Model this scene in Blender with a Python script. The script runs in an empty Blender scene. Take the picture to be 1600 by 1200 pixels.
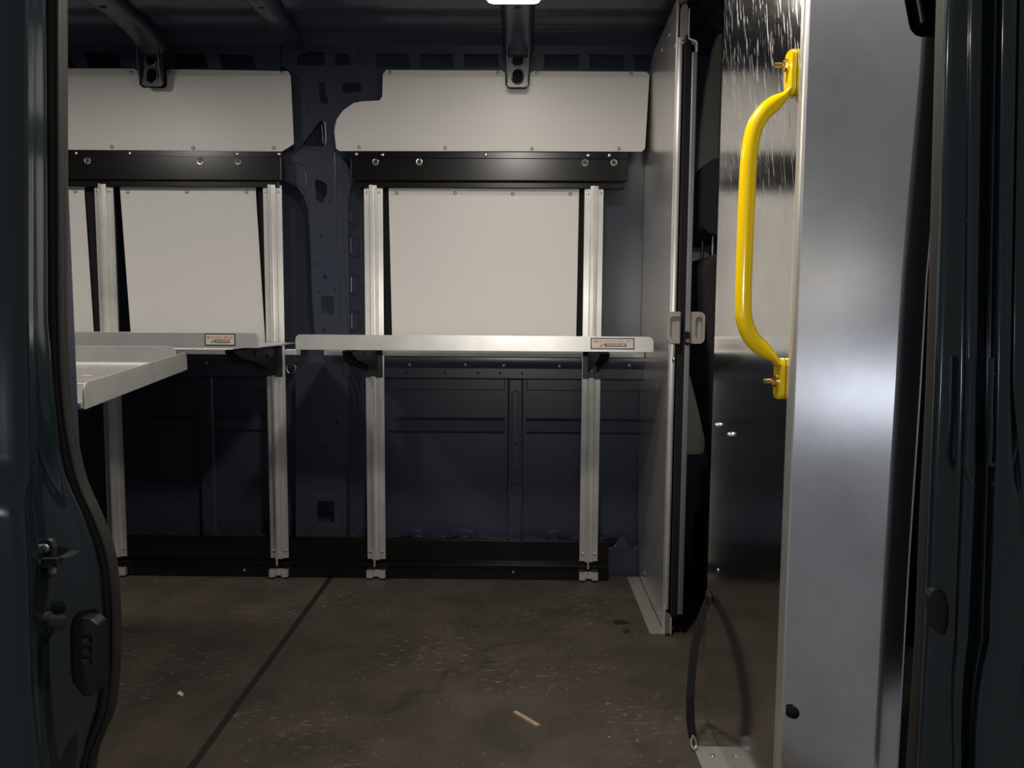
import bpy, bmesh, math, random
from mathutils import Vector, Matrix
from mathutils.geometry import tessellate_polygon
random.seed(4)
R = math.radians
S = bpy.context.scene
C = S.collection

# ------------------------------------------------------------------ camera, light, exposure
cd = bpy.data.cameras.new('camera'); cam = bpy.data.objects.new('camera', cd); C.objects.link(cam)
cd.sensor_width = 36; cd.lens = 36 * 1205 / 1600; cd.clip_start = .02
cam.matrix_world = (Matrix.Translation((0, 0, .965)) @ Matrix.Rotation(R(.75), 4, 'Z')
                    @ Matrix.Rotation(R(85), 4, 'X') @ Matrix.Rotation(R(.37), 4, 'Z'))
S.camera = cam

w = bpy.data.worlds.new('garage_ambience'); S.world = w; w.use_nodes = True
w.node_tree.nodes['Background'].inputs[0].default_value = (.92, .95, 1, 1)
w.node_tree.nodes['Background'].inputs[1].default_value = .14

def lamp(name, kind, loc, power, col, size=.1, target=None, spot=None, blend=1, size_y=None):
    l = bpy.data.lights.new(name, kind); o = bpy.data.objects.new(name, l); C.objects.link(o)
    l.energy = power; l.color = col; o.location = loc
    if kind == 'AREA':
        l.size = size
        if size_y: l.shape = 'RECTANGLE'; l.size_y = size_y
    else: l.shadow_soft_size = size
    if kind == 'SPOT': l.spot_size = R(spot); l.spot_blend = blend
    if target: o.rotation_euler = (Vector(target) - Vector(loc)).to_track_quat('-Z', 'Y').to_euler()
    return o
# torch held just above the camera, and a cool work light standing out in the garage
lamp('torch', 'SPOT', (0, -.03, 1.06), 38, (1, .95, .87), .012, (-.03, 2.77, 1.10), 54, 1)
lamp('garage_work_light', 'AREA', (-2.3, -1.65, .50), 3.6, (.80, .86, 1), .20, (.5, 1.2, .85))

S.view_settings.view_transform = 'Standard'; S.view_settings.look = 'None'
S.view_settings.exposure = 0; S.view_settings.gamma = 1; S.view_settings.use_curve_mapping = False

# ------------------------------------------------------------------ materials
def mat(name, col, rough=.5, metal=0, **k):
    m = bpy.data.materials.new(name); m.use_nodes = True
    b = m.node_tree.nodes['Principled BSDF']
    b.inputs['Base Color'].default_value = (*col, 1)
    b.inputs['Roughness'].default_value = rough
    b.inputs['Metallic'].default_value = metal
    for a, v in k.items(): b.inputs[a.replace('_', ' ')].default_value = v
    return m
def nodes(m): return m.node_tree.nodes, m.node_tree.links, m.node_tree.nodes['Principled BSDF']
def coords(m, scale):
    n, l, b = nodes(m)
    tc = n.new('ShaderNodeNewGeometry'); mp = n.new('ShaderNodeMapping')
    mp.inputs['Scale'].default_value = scale; l.new(tc.outputs['Position'], mp.inputs['Vector'])
    return mp.outputs[0]
def noise(m, scale, sc=1, detail=4, rough=.5):
    n, l, b = nodes(m); t = n.new('ShaderNodeTexNoise')
    t.inputs['Scale'].default_value = sc; t.inputs['Detail'].default_value = detail; t.inputs['Roughness'].default_value = rough
    l.new(coords(m, scale), t.inputs['Vector']); return t.outputs['Fac']
def ramp(m, src, *stops):
    n, l, b = nodes(m); r = n.new('ShaderNodeValToRGB'); e = r.color_ramp.elements
    for i, (p, c) in enumerate(stops):
        x = e[i] if i < 2 else e.new(p)
        x.position = p; x.color = (*c, 1) if isinstance(c, tuple) else (c, c, c, 1)
    l.new(src, r.inputs[0]); return r.outputs[0]
def bump(m, src, strength, dist=.001):
    n, l, b = nodes(m); u = n.new('ShaderNodeBump')
    u.inputs['Strength'].default_value = strength; u.inputs['Distance'].default_value = dist
    l.new(src, u.inputs['Height']); l.new(u.outputs[0], b.inputs['Normal'])
def mix(m, fac, a, bb):
    n, l, b = nodes(m); x = n.new('ShaderNodeMix'); x.data_type = 'RGBA'
    l.new(fac, x.inputs[0])
    for s, v in ((6, a), (7, bb)):
        if isinstance(v, tuple): x.inputs[s].default_value = (*v, 1)
        else: l.new(v, x.inputs[s])
    return x.outputs[2]

M = {}
M['paint'] = mat('van_paint', (.040, .048, .070), .28)
M['jamb'] = mat('glossy_van_paint', (.010, .019, .023), .16, Coat_Weight=.6, Coat_Roughness=.08)
m = M['jamb']; n_, l_, b_ = nodes(m)
sp = noise(m, (1, 1, 1), 260, 2); bump(m, ramp(m, sp, (.70, 0.), (.74, 1.)), .25, .0006)
m = M['white'] = mat('white_liner', (.68, .665, .64), .42)
n_, l_, b_ = nodes(m)
l_.new(mix(m, ramp(m, noise(m, (1, 1, 1), 22, 5), (.68, 0.), (.80, .35)), (.69, .672, .645), (.42, .40, .36)), b_.inputs['Base Color'])
def alum(name, col, rough, streak, sscale=(900, 900, 3), metal=1):
    m = mat(name, col, rough, metal); n, l, b = nodes(m)
    s = noise(m, sscale, 1, 2); bump(m, s, streak, .0004)
    l.new(mix(m, ramp(m, noise(m, (1, 1, 1), 9, 6, .6), (.35, 0.), (.75, 1.)), col, tuple(c * .82 for c in col)), b.inputs['Base Color'])
    return m
M['extr'] = alum('extruded_aluminium', (.92, .90, .87), .40, .05, metal=.62)
M['shelf'] = alum('mill_aluminium_shelf', (.75, .74, .715), .36, .08, (3, 900, 900), .55)
M['deck'] = alum('worn_galvanised_deck', (.36, .345, .32), .5, .1, (60, 60, 60), .25)
M['farsheet'] = alum('satin_partition_sheet', (.74, .72, .68), .24, .04, metal=.7)
M['leaf'] = alum('grey_anodised_leaf', (.30, .31, .33), .4, .05, metal=.6)
M['sheet'] = alum('brushed_aluminium_sheet', (.78, .77, .75), .13, .04, metal=.93)
M['corner'] = alum('rolled_aluminium_edge', (.90, .88, .84), .30, .03, metal=.8)
M['front'] = alum('satin_aluminium_sheet', (.80, .79, .79), .27, .03)
for k_, an in (('front', .72), ('extr', .85)):
    n_, l_, b_ = nodes(M[k_]); t_ = n_.new('ShaderNodeTangent'); t_.direction_type = 'UV_MAP'; t_.uv_map = 'grain'
    l_.new(t_.outputs[0], b_.inputs['Tangent']); b_.inputs['Anisotropic'].default_value = an
def scratches(m, z0, z1):
    n, l, b = nodes(m)
    geo = n.new('ShaderNodeNewGeometry'); sep = n.new('ShaderNodeSeparateXYZ'); l.new(geo.outputs['Position'], sep.inputs[0])
    mp = n.new('ShaderNodeMapping'); mp.vector_type = 'TEXTURE'; mp.inputs['Scale'].default_value = (1 / 50, 1 / 170, 1 / 22); mp.inputs['Rotation'].default_value = (R(-17), 0, 0)
    l.new(geo.outputs['Position'], mp.inputs[0])
    t = n.new('ShaderNodeTexNoise'); t.inputs['Scale'].default_value = 1; t.inputs['Detail'].default_value = 3; l.new(mp.outputs[0], t.inputs[0])
    f = ramp(m, t.outputs[0], (.56, 0.), (.74, 1.))
    mr = n.new('ShaderNodeMapRange'); mr.inputs[1].default_value = z0; mr.inputs[2].default_value = z1
    l.new(sep.outputs[2], mr.inputs[0])
    mu = n.new('ShaderNodeMath'); mu.operation = 'MULTIPLY'; l.new(f, mu.inputs[0]); l.new(mr.outputs[0], mu.inputs[1])
    mr2 = n.new('ShaderNodeMapRange'); mr2.inputs[3].default_value = b.inputs['Roughness'].default_value; mr2.inputs[4].default_value = .55
    l.new(mu.outputs[0], mr2.inputs[0]); l.new(mr2.outputs[0], b.inputs['Roughness'])
    mm = n.new('ShaderNodeMapRange'); mm.inputs[3].default_value = 1; mm.inputs[4].default_value = .55
    l.new(mu.outputs[0], mm.inputs[0]); l.new(mm.outputs[0], b.inputs['Metallic'])
scratches(M['sheet'], 1.05, 1.35)
M['black'] = mat('black_powder_coat', (.006, .0055, .005), .24)
M['bracket'] = mat('dark_grey_steel', (.035, .035, .036), .42)
M['foam'] = mat('black_backing', (.004, .004, .004), .9)
M['rubber'] = mat('black_rubber', (.020, .018, .015), .55)
M['plasticblack'] = mat('black_plastic', (.012, .012, .013), .45)
M['fabric'] = mat('black_seat_fabric', (.006, .006, .007), .9)
M['greytrim'] = mat('grey_cab_trim', (.36, .345, .32), .6)
M['greyplastic'] = mat('grey_plastic', (.33, .30, .27), .45)
M['yellow'] = mat('yellow_paint', (.82, .56, .0), .18, Coat_Weight=.4)
M['olive'] = mat('olive_tape', (.35, .28, .03), .5)
M['gold'] = mat('gold_zinc', (.85, .58, .28), .25, 1)
M['zinc'] = mat('zinc_screw', (.72, .72, .72), .28, 1)
M['dullscrew'] = mat('dull_rivet', (.42, .40, .38), .45, .7)
M['dark'] = mat('hole_shade_black', (.003, .003, .004), .9)  # near-black colour stands in for the shade inside slots, recesses and holes
M['stickergrey'] = mat('sticker_film', (.62, .60, .58), .45)
M['orange'] = mat('orange_print', (.80, .30, .05), .5)
M['ink'] = mat('black_print', (.008, .007, .007), .5)
M['print_white'] = mat('white_print', (.85, .83, .8), .5)
M['wood'] = mat('pale_wood', (.42, .32, .20), .7)
M['paper'] = mat('white_paper', (.7, .68, .64), .7)
M['lens'] = mat('lamp_lens', (.9, .88, .82), .4, Emission_Color=(1, .90, .76, 1), Emission_Strength=9)
m = M['floor'] = mat('worn_floor', (.06, .05, .04), .62)
n_, l_, b_ = nodes(m)
base = mix(m, ramp(m, noise(m, (1, 1, 1), 5, 8, .65), (.35, 0.), (.70, 1.)), (.050, .041, .032), (.098, .080, .060))
scuff = ramp(m, noise(m, (30, 75, 30), 1, 5, .7), (.56, 0.), (.66, .85))
area = ramp(m, noise(m, (2.2, 3.2, 2), 1, 3), (.47, 0.), (.60, 1.))
mu = n_.new('ShaderNodeMath'); mu.operation = 'MULTIPLY'; l_.new(scuff, mu.inputs[0]); l_.new(area, mu.inputs[1])
c1 = mix(m, mu.outputs[0], base, (.24, .20, .155))
fleck = ramp(m, noise(m, (1, 1.3, 1), 95, 1.5), (.735, 0.), (.76, 1.))
c2 = mix(m, fleck, c1, (.40, .36, .30))
# a dried wet trail with its own shape, running across the boards
geo = n_.new('ShaderNodeNewGeometry'); sep = n_.new('ShaderNodeSeparateXYZ'); l_.new(geo.outputs['Position'], sep.inputs[0])
tr = n_.new('ShaderNodeMath'); tr.operation = 'MULTIPLY_ADD'; l_.new(sep.outputs[0], tr.inputs[0]); tr.inputs[1].default_value = -1.15; l_.new(sep.outputs[1], tr.inputs[2])
nz = noise(m, (1, 1, 1), 9, 4); t2 = n_.new('ShaderNodeMath'); t2.operation = 'MULTIPLY_ADD'; l_.new(nz, t2.inputs[0]); t2.inputs[1].default_value = .35; l_.new(tr.outputs[0], t2.inputs[2])
tr2 = ramp(m, t2.outputs[0], (.0, 0.), (1., 0.))
rn = [x for x in n_ if x.type == 'VALTORGB'][-1]
t3 = n_.new('ShaderNodeMapRange'); t3.inputs[1].default_value = 2.0; t3.inputs[2].default_value = 2.9; l_.new(t2.outputs[0], t3.inputs[0]); l_.new(t3.outputs[0], rn.inputs[0])
e = rn.color_ramp.elements; e[0].position = .39; e[1].position = .46
x = e.new(.42); x.color = (.55, .55, .55, 1); x = e.new(.43); x.color = (.55, .55, .55, 1)
gate = n_.new('ShaderNodeMapRange'); gate.inputs[1].default_value = -.45; gate.inputs[2].default_value = -.25; l_.new(sep.outputs[0], gate.inputs[0])
gate2 = n_.new('ShaderNodeMapRange'); gate2.inputs[1].default_value = .12; gate2.inputs[2].default_value = -.02; l_.new(sep.outputs[0], gate2.inputs[0])
g = n_.new('ShaderNodeMath'); g.operation = 'MULTIPLY'; l_.new(gate.outputs[0], g.inputs[0]); l_.new(gate2.outputs[0], g.inputs[1])
g2 = n_.new('ShaderNodeMath'); g2.operation = 'MULTIPLY'; l_.new(g.outputs[0], g2.inputs[0]); l_.new(tr2, g2.inputs[1])
l_.new(mix(m, g2.outputs[0], c2, (.030, .024, .020)), b_.inputs['Base Color'])
bump(m, noise(m, (1, 1, 1), 60, 6, .7), .25, .002)

# ------------------------------------------------------------------ mesh helpers
class MB:
    def __init__(s): s.v = []; s.f = []
    def add(s, v, f):
        k = len(s.v); s.v += [tuple(p) for p in v]; s.f += [tuple(i + k for i in q) for q in f]; return s
    def box(s, x0, x1, y0, y1, z0, z1):
        return s.add([(x, y, z) for x in (x0, x1) for y in (y0, y1) for z in (z0, z1)],
                     [(0, 1, 3, 2), (4, 6, 7, 5), (0, 4, 5, 1), (2, 3, 7, 6), (0, 2, 6, 4), (1, 5, 7, 3)])
    def plate(s, outer, holes, axis, a, b):
        """flat polygon with holes, extruded between a and b along axis; the points are the two other coordinates in order"""
        loops = [list(outer)] + [list(h) for h in holes]
        flat = [p for L in loops for p in L]
        tri = tessellate_polygon([[Vector((p[0], p[1], 0)) for p in L] for L in loops])
        def P(p, t):
            return (t, p[0], p[1]) if axis == 'X' else (p[0], t, p[1]) if axis == 'Y' else (p[0], p[1], t)
        N = len(flat); v = [P(p, a) for p in flat] + [P(p, b) for p in flat]
        f = [tuple(t) for t in tri] + [tuple(i + N for i in reversed(t)) for t in tri]
        k = 0
        for L in loops:
            n = len(L)
            for i in range(n): j = (i + 1) % n; f.append((k + i, k + j, k + j + N, k + i + N))
            k += n
        return s.add(v, f)
    def tube(s, pts, r, n=10, cap=True, flat=None):
        pts = [Vector(p) for p in pts]; v = []; f = []; up = None
        for i, p in enumerate(pts):
            t = (pts[min(i + 1, len(pts) - 1)] - pts[max(i - 1, 0)]).normalized()
            if up is None: up = t.orthogonal().normalized()
            up = (up - t * up.dot(t)).normalized(); q = t.cross(up)
            rr = r[i] if isinstance(r, (list, tuple)) else r
            for k in range(n):
                a = 2 * math.pi * k / n; v.append(p + up * math.cos(a) * rr + q * math.sin(a) * rr)
        for i in range(len(pts) - 1):
            for k in range(n):
                a = i * n + k; b = i * n + (k + 1) % n; f.append((a, b, b + n, a + n))
        if cap: f += [tuple(reversed(range(n))), tuple(range(len(v) - n, len(v)))]
        return s.add(v, f)
    def loft(s, rows, close=False):
        n = len(rows[0]); v = [p for r in rows for p in r]; f = []
        for i in range(len(rows) - 1):
            for k in range(n if close else n - 1):
                a = i * n + k; b = i * n + (k + 1) % n; f.append((a, b, b + n, a + n))
        return s.add(v, f)
    def cyl(s, p, d, r, h, n=12, dome=0):
        d = Vector(d).normalized(); u = d.orthogonal().normalized(); q = d.cross(u); p = Vector(p)
        rings = [(0, r), (h * (1 - dome), r)] + ([(h * .85, r * .7), (h, r * .3)] if dome else [(h, r)])
        rows = [[p + d * t + u * math.cos(2 * math.pi * k / n) * rr + q * math.sin(2 * math.pi * k / n) * rr for k in range(n)] for t, rr in rings]
        s.loft(rows, True); k = len(s.v); s.f.append(tuple(range(k - n, k))); return s
    def build(s, name, material, parent=None, smooth=False, bevel=0, seg=2, angle=30):
        me = bpy.data.meshes.new(name)
        off = parent.location if parent is not None else Vector((0, 0, 0))
        if parent is not None and parent.parent is not None: off = off + parent.parent.location
        me.from_pydata([tuple(Vector(p) - off) for p in s.v], [], s.f)
        bm = bmesh.new(); bm.from_mesh(me)
        bmesh.ops.recalc_face_normals(bm, faces=bm.faces); bm.to_mesh(me); bm.free()
        me.materials.append(M[material] if isinstance(material, str) else material)
        if material in ('front', 'extr', 'corner'):
            uv = me.uv_layers.new(name='grain')
            for lp in me.loops:
                c = me.vertices[lp.vertex_index].co; uv.data[lp.index].uv = (c.x * .8 - c.y * .6, c.z)
        if smooth:
            for p in me.polygons: p.use_smooth = True
            try: me.set_sharp_from_angle(angle=R(angle))
            except Exception: pass
        o = bpy.data.objects.new(name, me); C.objects.link(o); o.parent = parent
        if bevel:
            b = o.modifiers.new('edge', 'BEVEL'); b.width = bevel; b.segments = seg; b.limit_method = 'ANGLE'; b.angle_limit = R(40)
        return o
def tag(o, label=None, cat=None, group=None, kind=None):
    for k, v in (('label', label), ('category', cat), ('group', group), ('kind', kind)):
        if v: o[k] = v
    return o
def thing(name, label, cat, loc=(0, 0, 0), group=None, kind=None):
    o = bpy.data.objects.new(name, None); o.empty_display_size = .05; C.objects.link(o); o.location = loc
    return tag(o, label, cat, group, kind)
def rrect(x0, x1, z0, z1, r, n=5, corners='abcd'):
    out = []
    for nm, cx, cz, a0 in (('a', x0 + r, z0 + r, 180), ('b', x1 - r, z0 + r, 270), ('c', x1 - r, z1 - r, 0), ('d', x0 + r, z1 - r, 90)):
        if nm in corners: out += [(cx + r * math.cos(R(a0 + 90 * i / n)), cz + r * math.sin(R(a0 + 90 * i / n))) for i in range(n + 1)]
        else: out.append((x0 if nm in 'ad' else x1, z0 if nm in 'ab' else z1))
    return out
def circ(x, z, r, n=12): return [(x + r * math.cos(2 * math.pi * i / n), z + r * math.sin(2 * math.pi * i / n)) for i in range(n)]
def spline(pts, k=6):
    P = [Vector(p) for p in pts]; out = []
    for i in range(len(P) - 1):
        a, b, c, d = P[max(i - 1, 0)], P[i], P[i + 1], P[min(i + 2, len(P) - 1)]
        for j in range(k):
            t = j / k
            out.append(.5 * ((2 * b) + (c - a) * t + (2 * a - 5 * b + 4 * c - d) * t * t + (3 * b - a - 3 * c + d) * t ** 3))
    return out + [P[-1]]
HEAD = {}
def heads(parent, name, material, spots, r, direction=(0, -1, 0), h=None):
    """screw, bolt or rivet heads that share one mesh"""
    key = (name, material, r, direction)
    if key not in HEAD:
        me = bpy.data.meshes.new(name); b = MB()
        b.cyl((0, 0, 0), direction, r, h or r * .6, 12, .5)
        me.from_pydata(b.v, [], b.f); me.materials.append(M[material])
        for p in me.polygons: p.use_smooth = True
        HEAD[key] = me
    off = parent.location + (parent.parent.location if parent.parent else Vector())
    for p in spots:
        o = bpy.data.objects.new(name, HEAD[key]); C.objects.link(o); o.parent = parent; o.location = Vector(p) - off

# ------------------------------------------------------------------ floor
fl = thing('floor', 'worn brown van floor made of two boards', 'floor', kind='structure')
MB().box(-2.3, -.711, 1.0, 2.895, -.02, 0).build('floor_panel', 'floor', fl)
MB().box(-.692, 1.55, 1.0, 2.895, -.02, 0).build('floor_panel', 'floor', fl)
MB().box(-.711, -.692, 1.0, 2.895, -.02, -.0025).build('seam_strip', 'rubber', fl)

# ------------------------------------------------------------------ roof
b = MB(); rows = []
ys = [.93 + (2.86 - .93) * i / 120 for i in range(121)]
prof = [(y, 1.932 + .005 * math.sin(y * 2 * math.pi / .15) - max(0, (y - 2.70) / .16) ** 2 * .035) for y in ys]
b.loft([[(x, y, z) for y, z in prof] for x in (-2.3, -1.3, 0, .8, 1.6)])
b.loft([[(x, y, 1.96) for y in (.93, 2.86)] for x in (-2.3, 1.6)])
roof = tag(b.build('ceiling', 'paint', smooth=True), 'dark ribbed metal van roof', 'ceiling', kind='structure')
def bow(x, wdt, tab):
    o = MB(); h = wdt / 2
    path = [(1.0, 1.90), (2.45, 1.902), (2.60, 1.896), (2.67, 1.884), (2.712, 1.862), (2.722, 1.852)] if tab else [(1.0, 1.90), (2.5, 1.90), (2.74, 1.885)]
    rr = []
    for y, z in path:
        rr.append([(x - h * 1.35, y + .004, z + .022), (x - h, y, z), (x - h * .75, y, z - .004), (x + h * .75, y, z - .004), (x + h, y, z), (x + h * 1.35, y + .004, z + .022)])
    o.loft(rr); q = o.build('roof_bow', 'paint', roof, smooth=True, angle=50)
    s = q.modifiers.new('sheet', 'SOLIDIFY'); s.thickness = .002
    for y in (1.7, 2.05, 2.36, 2.42, 2.52):
        MB().plate(rrect(x - .010, x + .010, y - .006, y + .006, .004, 3), [], 'Z', 1.8935, 1.8965).build('slot', 'dark', q)  # slots are flat black plates, their inner shade put into the colour
    if tab:
        t = MB()
        t.plate(rrect(x - .039, x + .037, 1.748, 1.868, .014, 4, 'ab'), [rrect(x - .019, x + .017, 1.760, 1.808, .0175, 6), rrect(x - .019, x + .017, 1.818, 1.862, .0175, 6)], 'Y', 2.722, 2.727)
        t.build('end_tab', 'paint', q, bevel=.0015)
        for sx in (x - .0385, x + .0335): MB().plate([(2.722, 1.762), (2.700, 1.785), (2.690, 1.872), (2.722, 1.872)], [], 'X', sx, sx + .003).build('side_flange', 'paint', q, bevel=.001)
        for z0, z1 in ((1.760, 1.808), (1.818, 1.862)):
            r_ = [(p[0], 2.720, p[1]) for p in rrect(x - .0205, x + .0185, z0 - .0015, z1 + .0015, .019, 6)]
            MB().tube(r_ + r_[:1], .0025, 6, False).build('slot_rim', 'paint', q, True)
        MB().plate(rrect(x - .037, x + .035, 1.752, 1.88, .014, 4, 'ab'), [], 'Y', 2.752, 2.757).build('tab_shade_sheet', 'dark', q)  # black sheet added so the tab slots read as shaded inside
bow(-1.282, .072, True); bow(-.80, .062, False); bow(-.022, .076, True)

# ------------------------------------------------------------------ far side wall
b = MB().box(-2.3, 1.6, 2.88, 2.90, 0, 1.93)
wb = tag(b.build('wall_back', 'paint'), 'dark navy painted inner side of the van body', 'wall', kind='structure')
# cant rail with its row of openings under the roof
holes = [[(-1.6463, 1.8859), (-1.6189, 1.886), (-1.5914, 1.8356), (-1.6325, 1.8355)], [(-1.5595, 1.8861), (-1.4432, 1.8863), (-1.4247, 1.8337), (-1.5435, 1.8335)], [(-1.252, 1.8845), (-1.1338, 1.8825), (-1.1171, 1.8322), (-1.2378, 1.8319)], [(-1.0816, 1.8827), (-0.9636, 1.8785), (-0.9465, 1.8304), (-1.0671, 1.8301)]]
MB().plate([(-2.3, 1.80), (-.862, 1.80), (-.862, 1.922), (-2.3, 1.922)], holes, 'Y', 2.802, 2.806).build('cant_rail', 'paint', wb)
holes = [[(-0.5243, 1.8837), (-0.4114, 1.884), (-0.4026, 1.836), (-0.5202, 1.8357)], [(-0.3685, 1.884), (-0.2535, 1.8843), (-0.249, 1.8363), (-0.3664, 1.836)], [(-0.2129, 1.8843), (-0.0936, 1.8846), (-0.0911, 1.8366), (-0.2106, 1.8364)], [(0.0705, 1.8849), (0.1917, 1.883), (0.1902, 1.8329), (0.0688, 1.8326)], [(0.2276, 1.883), (0.3487, 1.8811), (0.3474, 1.8332), (0.2284, 1.833)], [(0.3846, 1.8812), (0.4988, 1.8792), (0.4999, 1.8314), (0.3856, 1.8311)]]
MB().plate([(-.615, 1.835), (-.50, 1.835), (-.50, 1.80), (.56, 1.80), (.56, 1.912), (-.615, 1.918)], holes, 'Y', 2.802, 2.806).build('cant_rail', 'paint', wb)
# corner gusset and pillar
pil = MB().plate(
    [(-0.8561, 1.9224), (-0.5961, 1.9228), (-0.5918, 1.9054), (-0.5812, 1.8399), (-0.4953, 1.8357), (-0.4961, 1.7392), (-0.5144, 1.7215), (-0.5871, 1.7169), (-0.6328, 1.7014), (-0.6629, 1.6593), (-0.6726, 1.6171), (-0.6712, 1.5482), (-0.6577, 1.5348), (-0.6239, 1.4903), (-0.6084, 1.45), (-0.6179, 1.423), (-0.6275, 1.3825), (-0.6309, 1.2921), (-0.6287, 0.9023), (-0.6333, 0.7155), (-0.6358, 0.5027), (-0.6468, 0.3832), (-0.65, 0.1173), (-0.839, 0.1153), (-0.8278, 0.7375), (-0.789, 0.808), (-0.7547, 0.9014), (-0.7622, 1.0171), (-0.7674, 1.2688), (-0.773, 1.348), (-0.7883, 1.3931), (-0.8153, 1.4267), (-0.8519, 1.44), (-0.8591, 1.5386), (-0.8177, 1.5476), (-0.8218, 1.8219), (-0.8578, 1.8393)], 
    [[(-0.8027, 1.8745), (-0.757, 1.8964), (-0.7051, 1.8877), (-0.7058, 1.844), (-0.8032, 1.8438)], [(-0.6667, 1.8835), (-0.6237, 1.8835), (-0.6061, 1.8443), (-0.6672, 1.8441)],
     [(-0.7899, 1.57), (-0.7245, 1.6524), (-0.7154, 1.6547), (-0.7089, 1.6281), (-0.7098, 1.5703), (-0.7145, 1.5636), (-0.7854, 1.5634)], [(-0.7461, 1.4427), (-0.7391, 1.4495), (-0.7072, 1.4361), (-0.7027, 1.4272), (-0.7032, 1.3979), (-0.7197, 1.3686), (-0.7312, 1.3663), (-0.7426, 1.3775)],
     [(-0.7271, 1.0335), (-0.6899, 1.0337), (-0.6853, 1.0268), (-0.6837, 0.976), (-0.6908, 0.9691), (-0.7257, 0.9688), (-0.7303, 0.9758), (-0.7318, 1.0265)]]
    + [circ(p[0], p[1], r, 10) for p, r in zip([(-0.7262, 1.2463), (-0.7427, 1.1481), (-0.7144, 1.1025), (-0.7396, 1.0472), (-0.6802, 1.0568), (-0.7196, 0.911), (-0.7474, 1.3617), (-0.6944, 1.3709), (-0.7307, 0.478), (-0.6798, 0.5735)], (.005, .005, .0085, .004, .004, .006, .0035, .0035, .006, .006))]
    + [[(-0.7551, 0.2787), (-0.6932, 0.2793), (-0.6943, 0.1995), (-0.7564, 0.1989)]],
    'Y', 2.80, 2.806).build('pillar', 'paint', wb)
MB().plate([(-0.7248, 1.7826), (-0.7066, 1.7848), (-0.7048, 1.7563), (-0.6961, 1.7277), (-0.6986, 1.71), (-0.7213, 1.7144), (-0.7253, 1.7496)], [], 'Y', 2.7985, 2.80).build('recess', 'dark', pil)  # recess drawn as a flat plate, its shade painted black
MB().plate([(-0.6409, 1.7806), (-0.6317, 1.785), (-0.5864, 1.7851), (-0.5774, 1.7764), (-0.5776, 1.7544), (-0.6322, 1.7477), (-0.6434, 1.7564)], [], 'Y', 2.7985, 2.80).build('recess', 'dark', pil)  # oval recess, likewise a flat plate coloured as shade
MB().plate([(-0.6557, 1.5269), (-0.6091, 1.5271), (-0.6096, 1.4861), (-0.64, 1.4814), (-0.6538, 1.4905)], [], 'Y', 2.83, 2.835).build('recess', 'dark', pil)  # black plate in place of the shade in this opening
for pts, r in (([(-0.6731, 1.5433), (-0.6724, 1.427), (-0.6682, 1.2236), (-0.6617, 1.0177), (-0.6586, 0.8975)], .0022), ([(-0.6518, 1.4226), (-0.6452, 1.2238), (-0.6385, 1.0178), (-0.6353, 0.8976)], .0022), ([(-0.672, 1.6277), (-0.667, 1.6566), (-0.6461, 1.6898), (-0.614, 1.7119), (-0.5753, 1.723), (-0.5185, 1.7298), (-0.5047, 1.743), (-0.5042, 1.8045)], .0035),
               ([(-0.7975, 1.7489), (-0.7973, 1.634), (-0.7622, 1.6894), (-0.7659, 1.7379)], .003), ([(-0.7263, 1.6542), (-0.7939, 1.5696), (-0.7826, 1.5585), (-0.7095, 1.5587), (-0.7058, 1.6498)], .0035), ([(-0.7767, 1.9066), (-0.7023, 1.8915), (-0.6998, 1.9089)], .003), ([(-0.5869, 1.9004), (-0.5763, 1.8349)], .003),
               ([(-0.8466, 1.442), (-0.8123, 1.4331), (-0.7874, 1.4108), (-0.7719, 1.3771), (-0.7661, 1.3139)], .003), ([(-0.8294, 1.5048), (-0.795, 1.5027), (-0.7794, 1.4803), (-0.7734, 1.4266)], .004), ([(-0.7174, 1.6365), (-0.7138, 1.5743)], .002), ([(-0.8076, 1.8213), (-0.7783, 1.8082)], .004),
               ([(-0.6644, 0.809), (-0.6533, 0.7624), (-0.6167, 0.6923), (-0.6104, 0.6217), (-0.6141, 0.5032), (-0.6361, 0.4435), (-0.6559, 0.3715), (-0.66, 0.2391), (-0.6615, 0.1178)], .004), ([(-0.641, 0.8092), (-0.623, 0.7509), (-0.5979, 0.6924), (-0.5916, 0.6218), (-0.5953, 0.5034), (-0.6173, 0.4317), (-0.6303, 0.3358), (-0.6352, 0.1181)], .004),
               ([(-0.7795, 0.5018), (-0.7822, 0.3343), (-0.783, 0.1408)], .004), ([(-0.7823, 0.3319), (-0.673, 0.333), (-0.6583, 0.3715)], .004), ([(-0.7767, 0.38), (-0.6629, 0.381)], .003), ([(-0.7781, 0.5848), (-0.7784, 0.5683), (-0.7597, 0.5542)], .003), ([(-0.7759, 0.7145), (-0.7762, 0.6981)], .003)):
    MB().tube([(p[0], 2.80, p[1]) for p in (spline([(x, z, 0) for x, z in pts], 5) if len(pts) > 3 and r > .003 else pts)], r, 6).build('bead', 'paint', wb, True)
# stepped side flange of the pillar, with pressed ovals
MB().plate([(-0.6328, 1.4978), (-0.6079, 1.4479), (-0.585, 1.4115), (-0.5769, 1.2971), (-0.5762, 0.9018), (-0.5686, 0.7125), (-0.5721, 0.1061), (-0.6666, 0.1051), (-0.6572, 0.4718), (-0.6495, 0.9013), (-0.6455, 1.4113)], [], 'Y', 2.84, 2.846).build('side_flange', 'paint', wb)
for y0, y1 in ((372, 400), (430, 460), (486, 516), (330, 352)):
    zt = .965 - (y0 - 492) * 2.84 / 1205; zb = .965 - (y1 - 492) * 2.84 / 1205
    r_ = [(p[0], 2.838, p[1]) for p in rrect(-.628, -.600, zb, zt, .010, 4)]
    MB().tube(r_ + r_[:1], .003, 6, False).build('pressed_oval', 'paint', wb, True)
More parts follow.
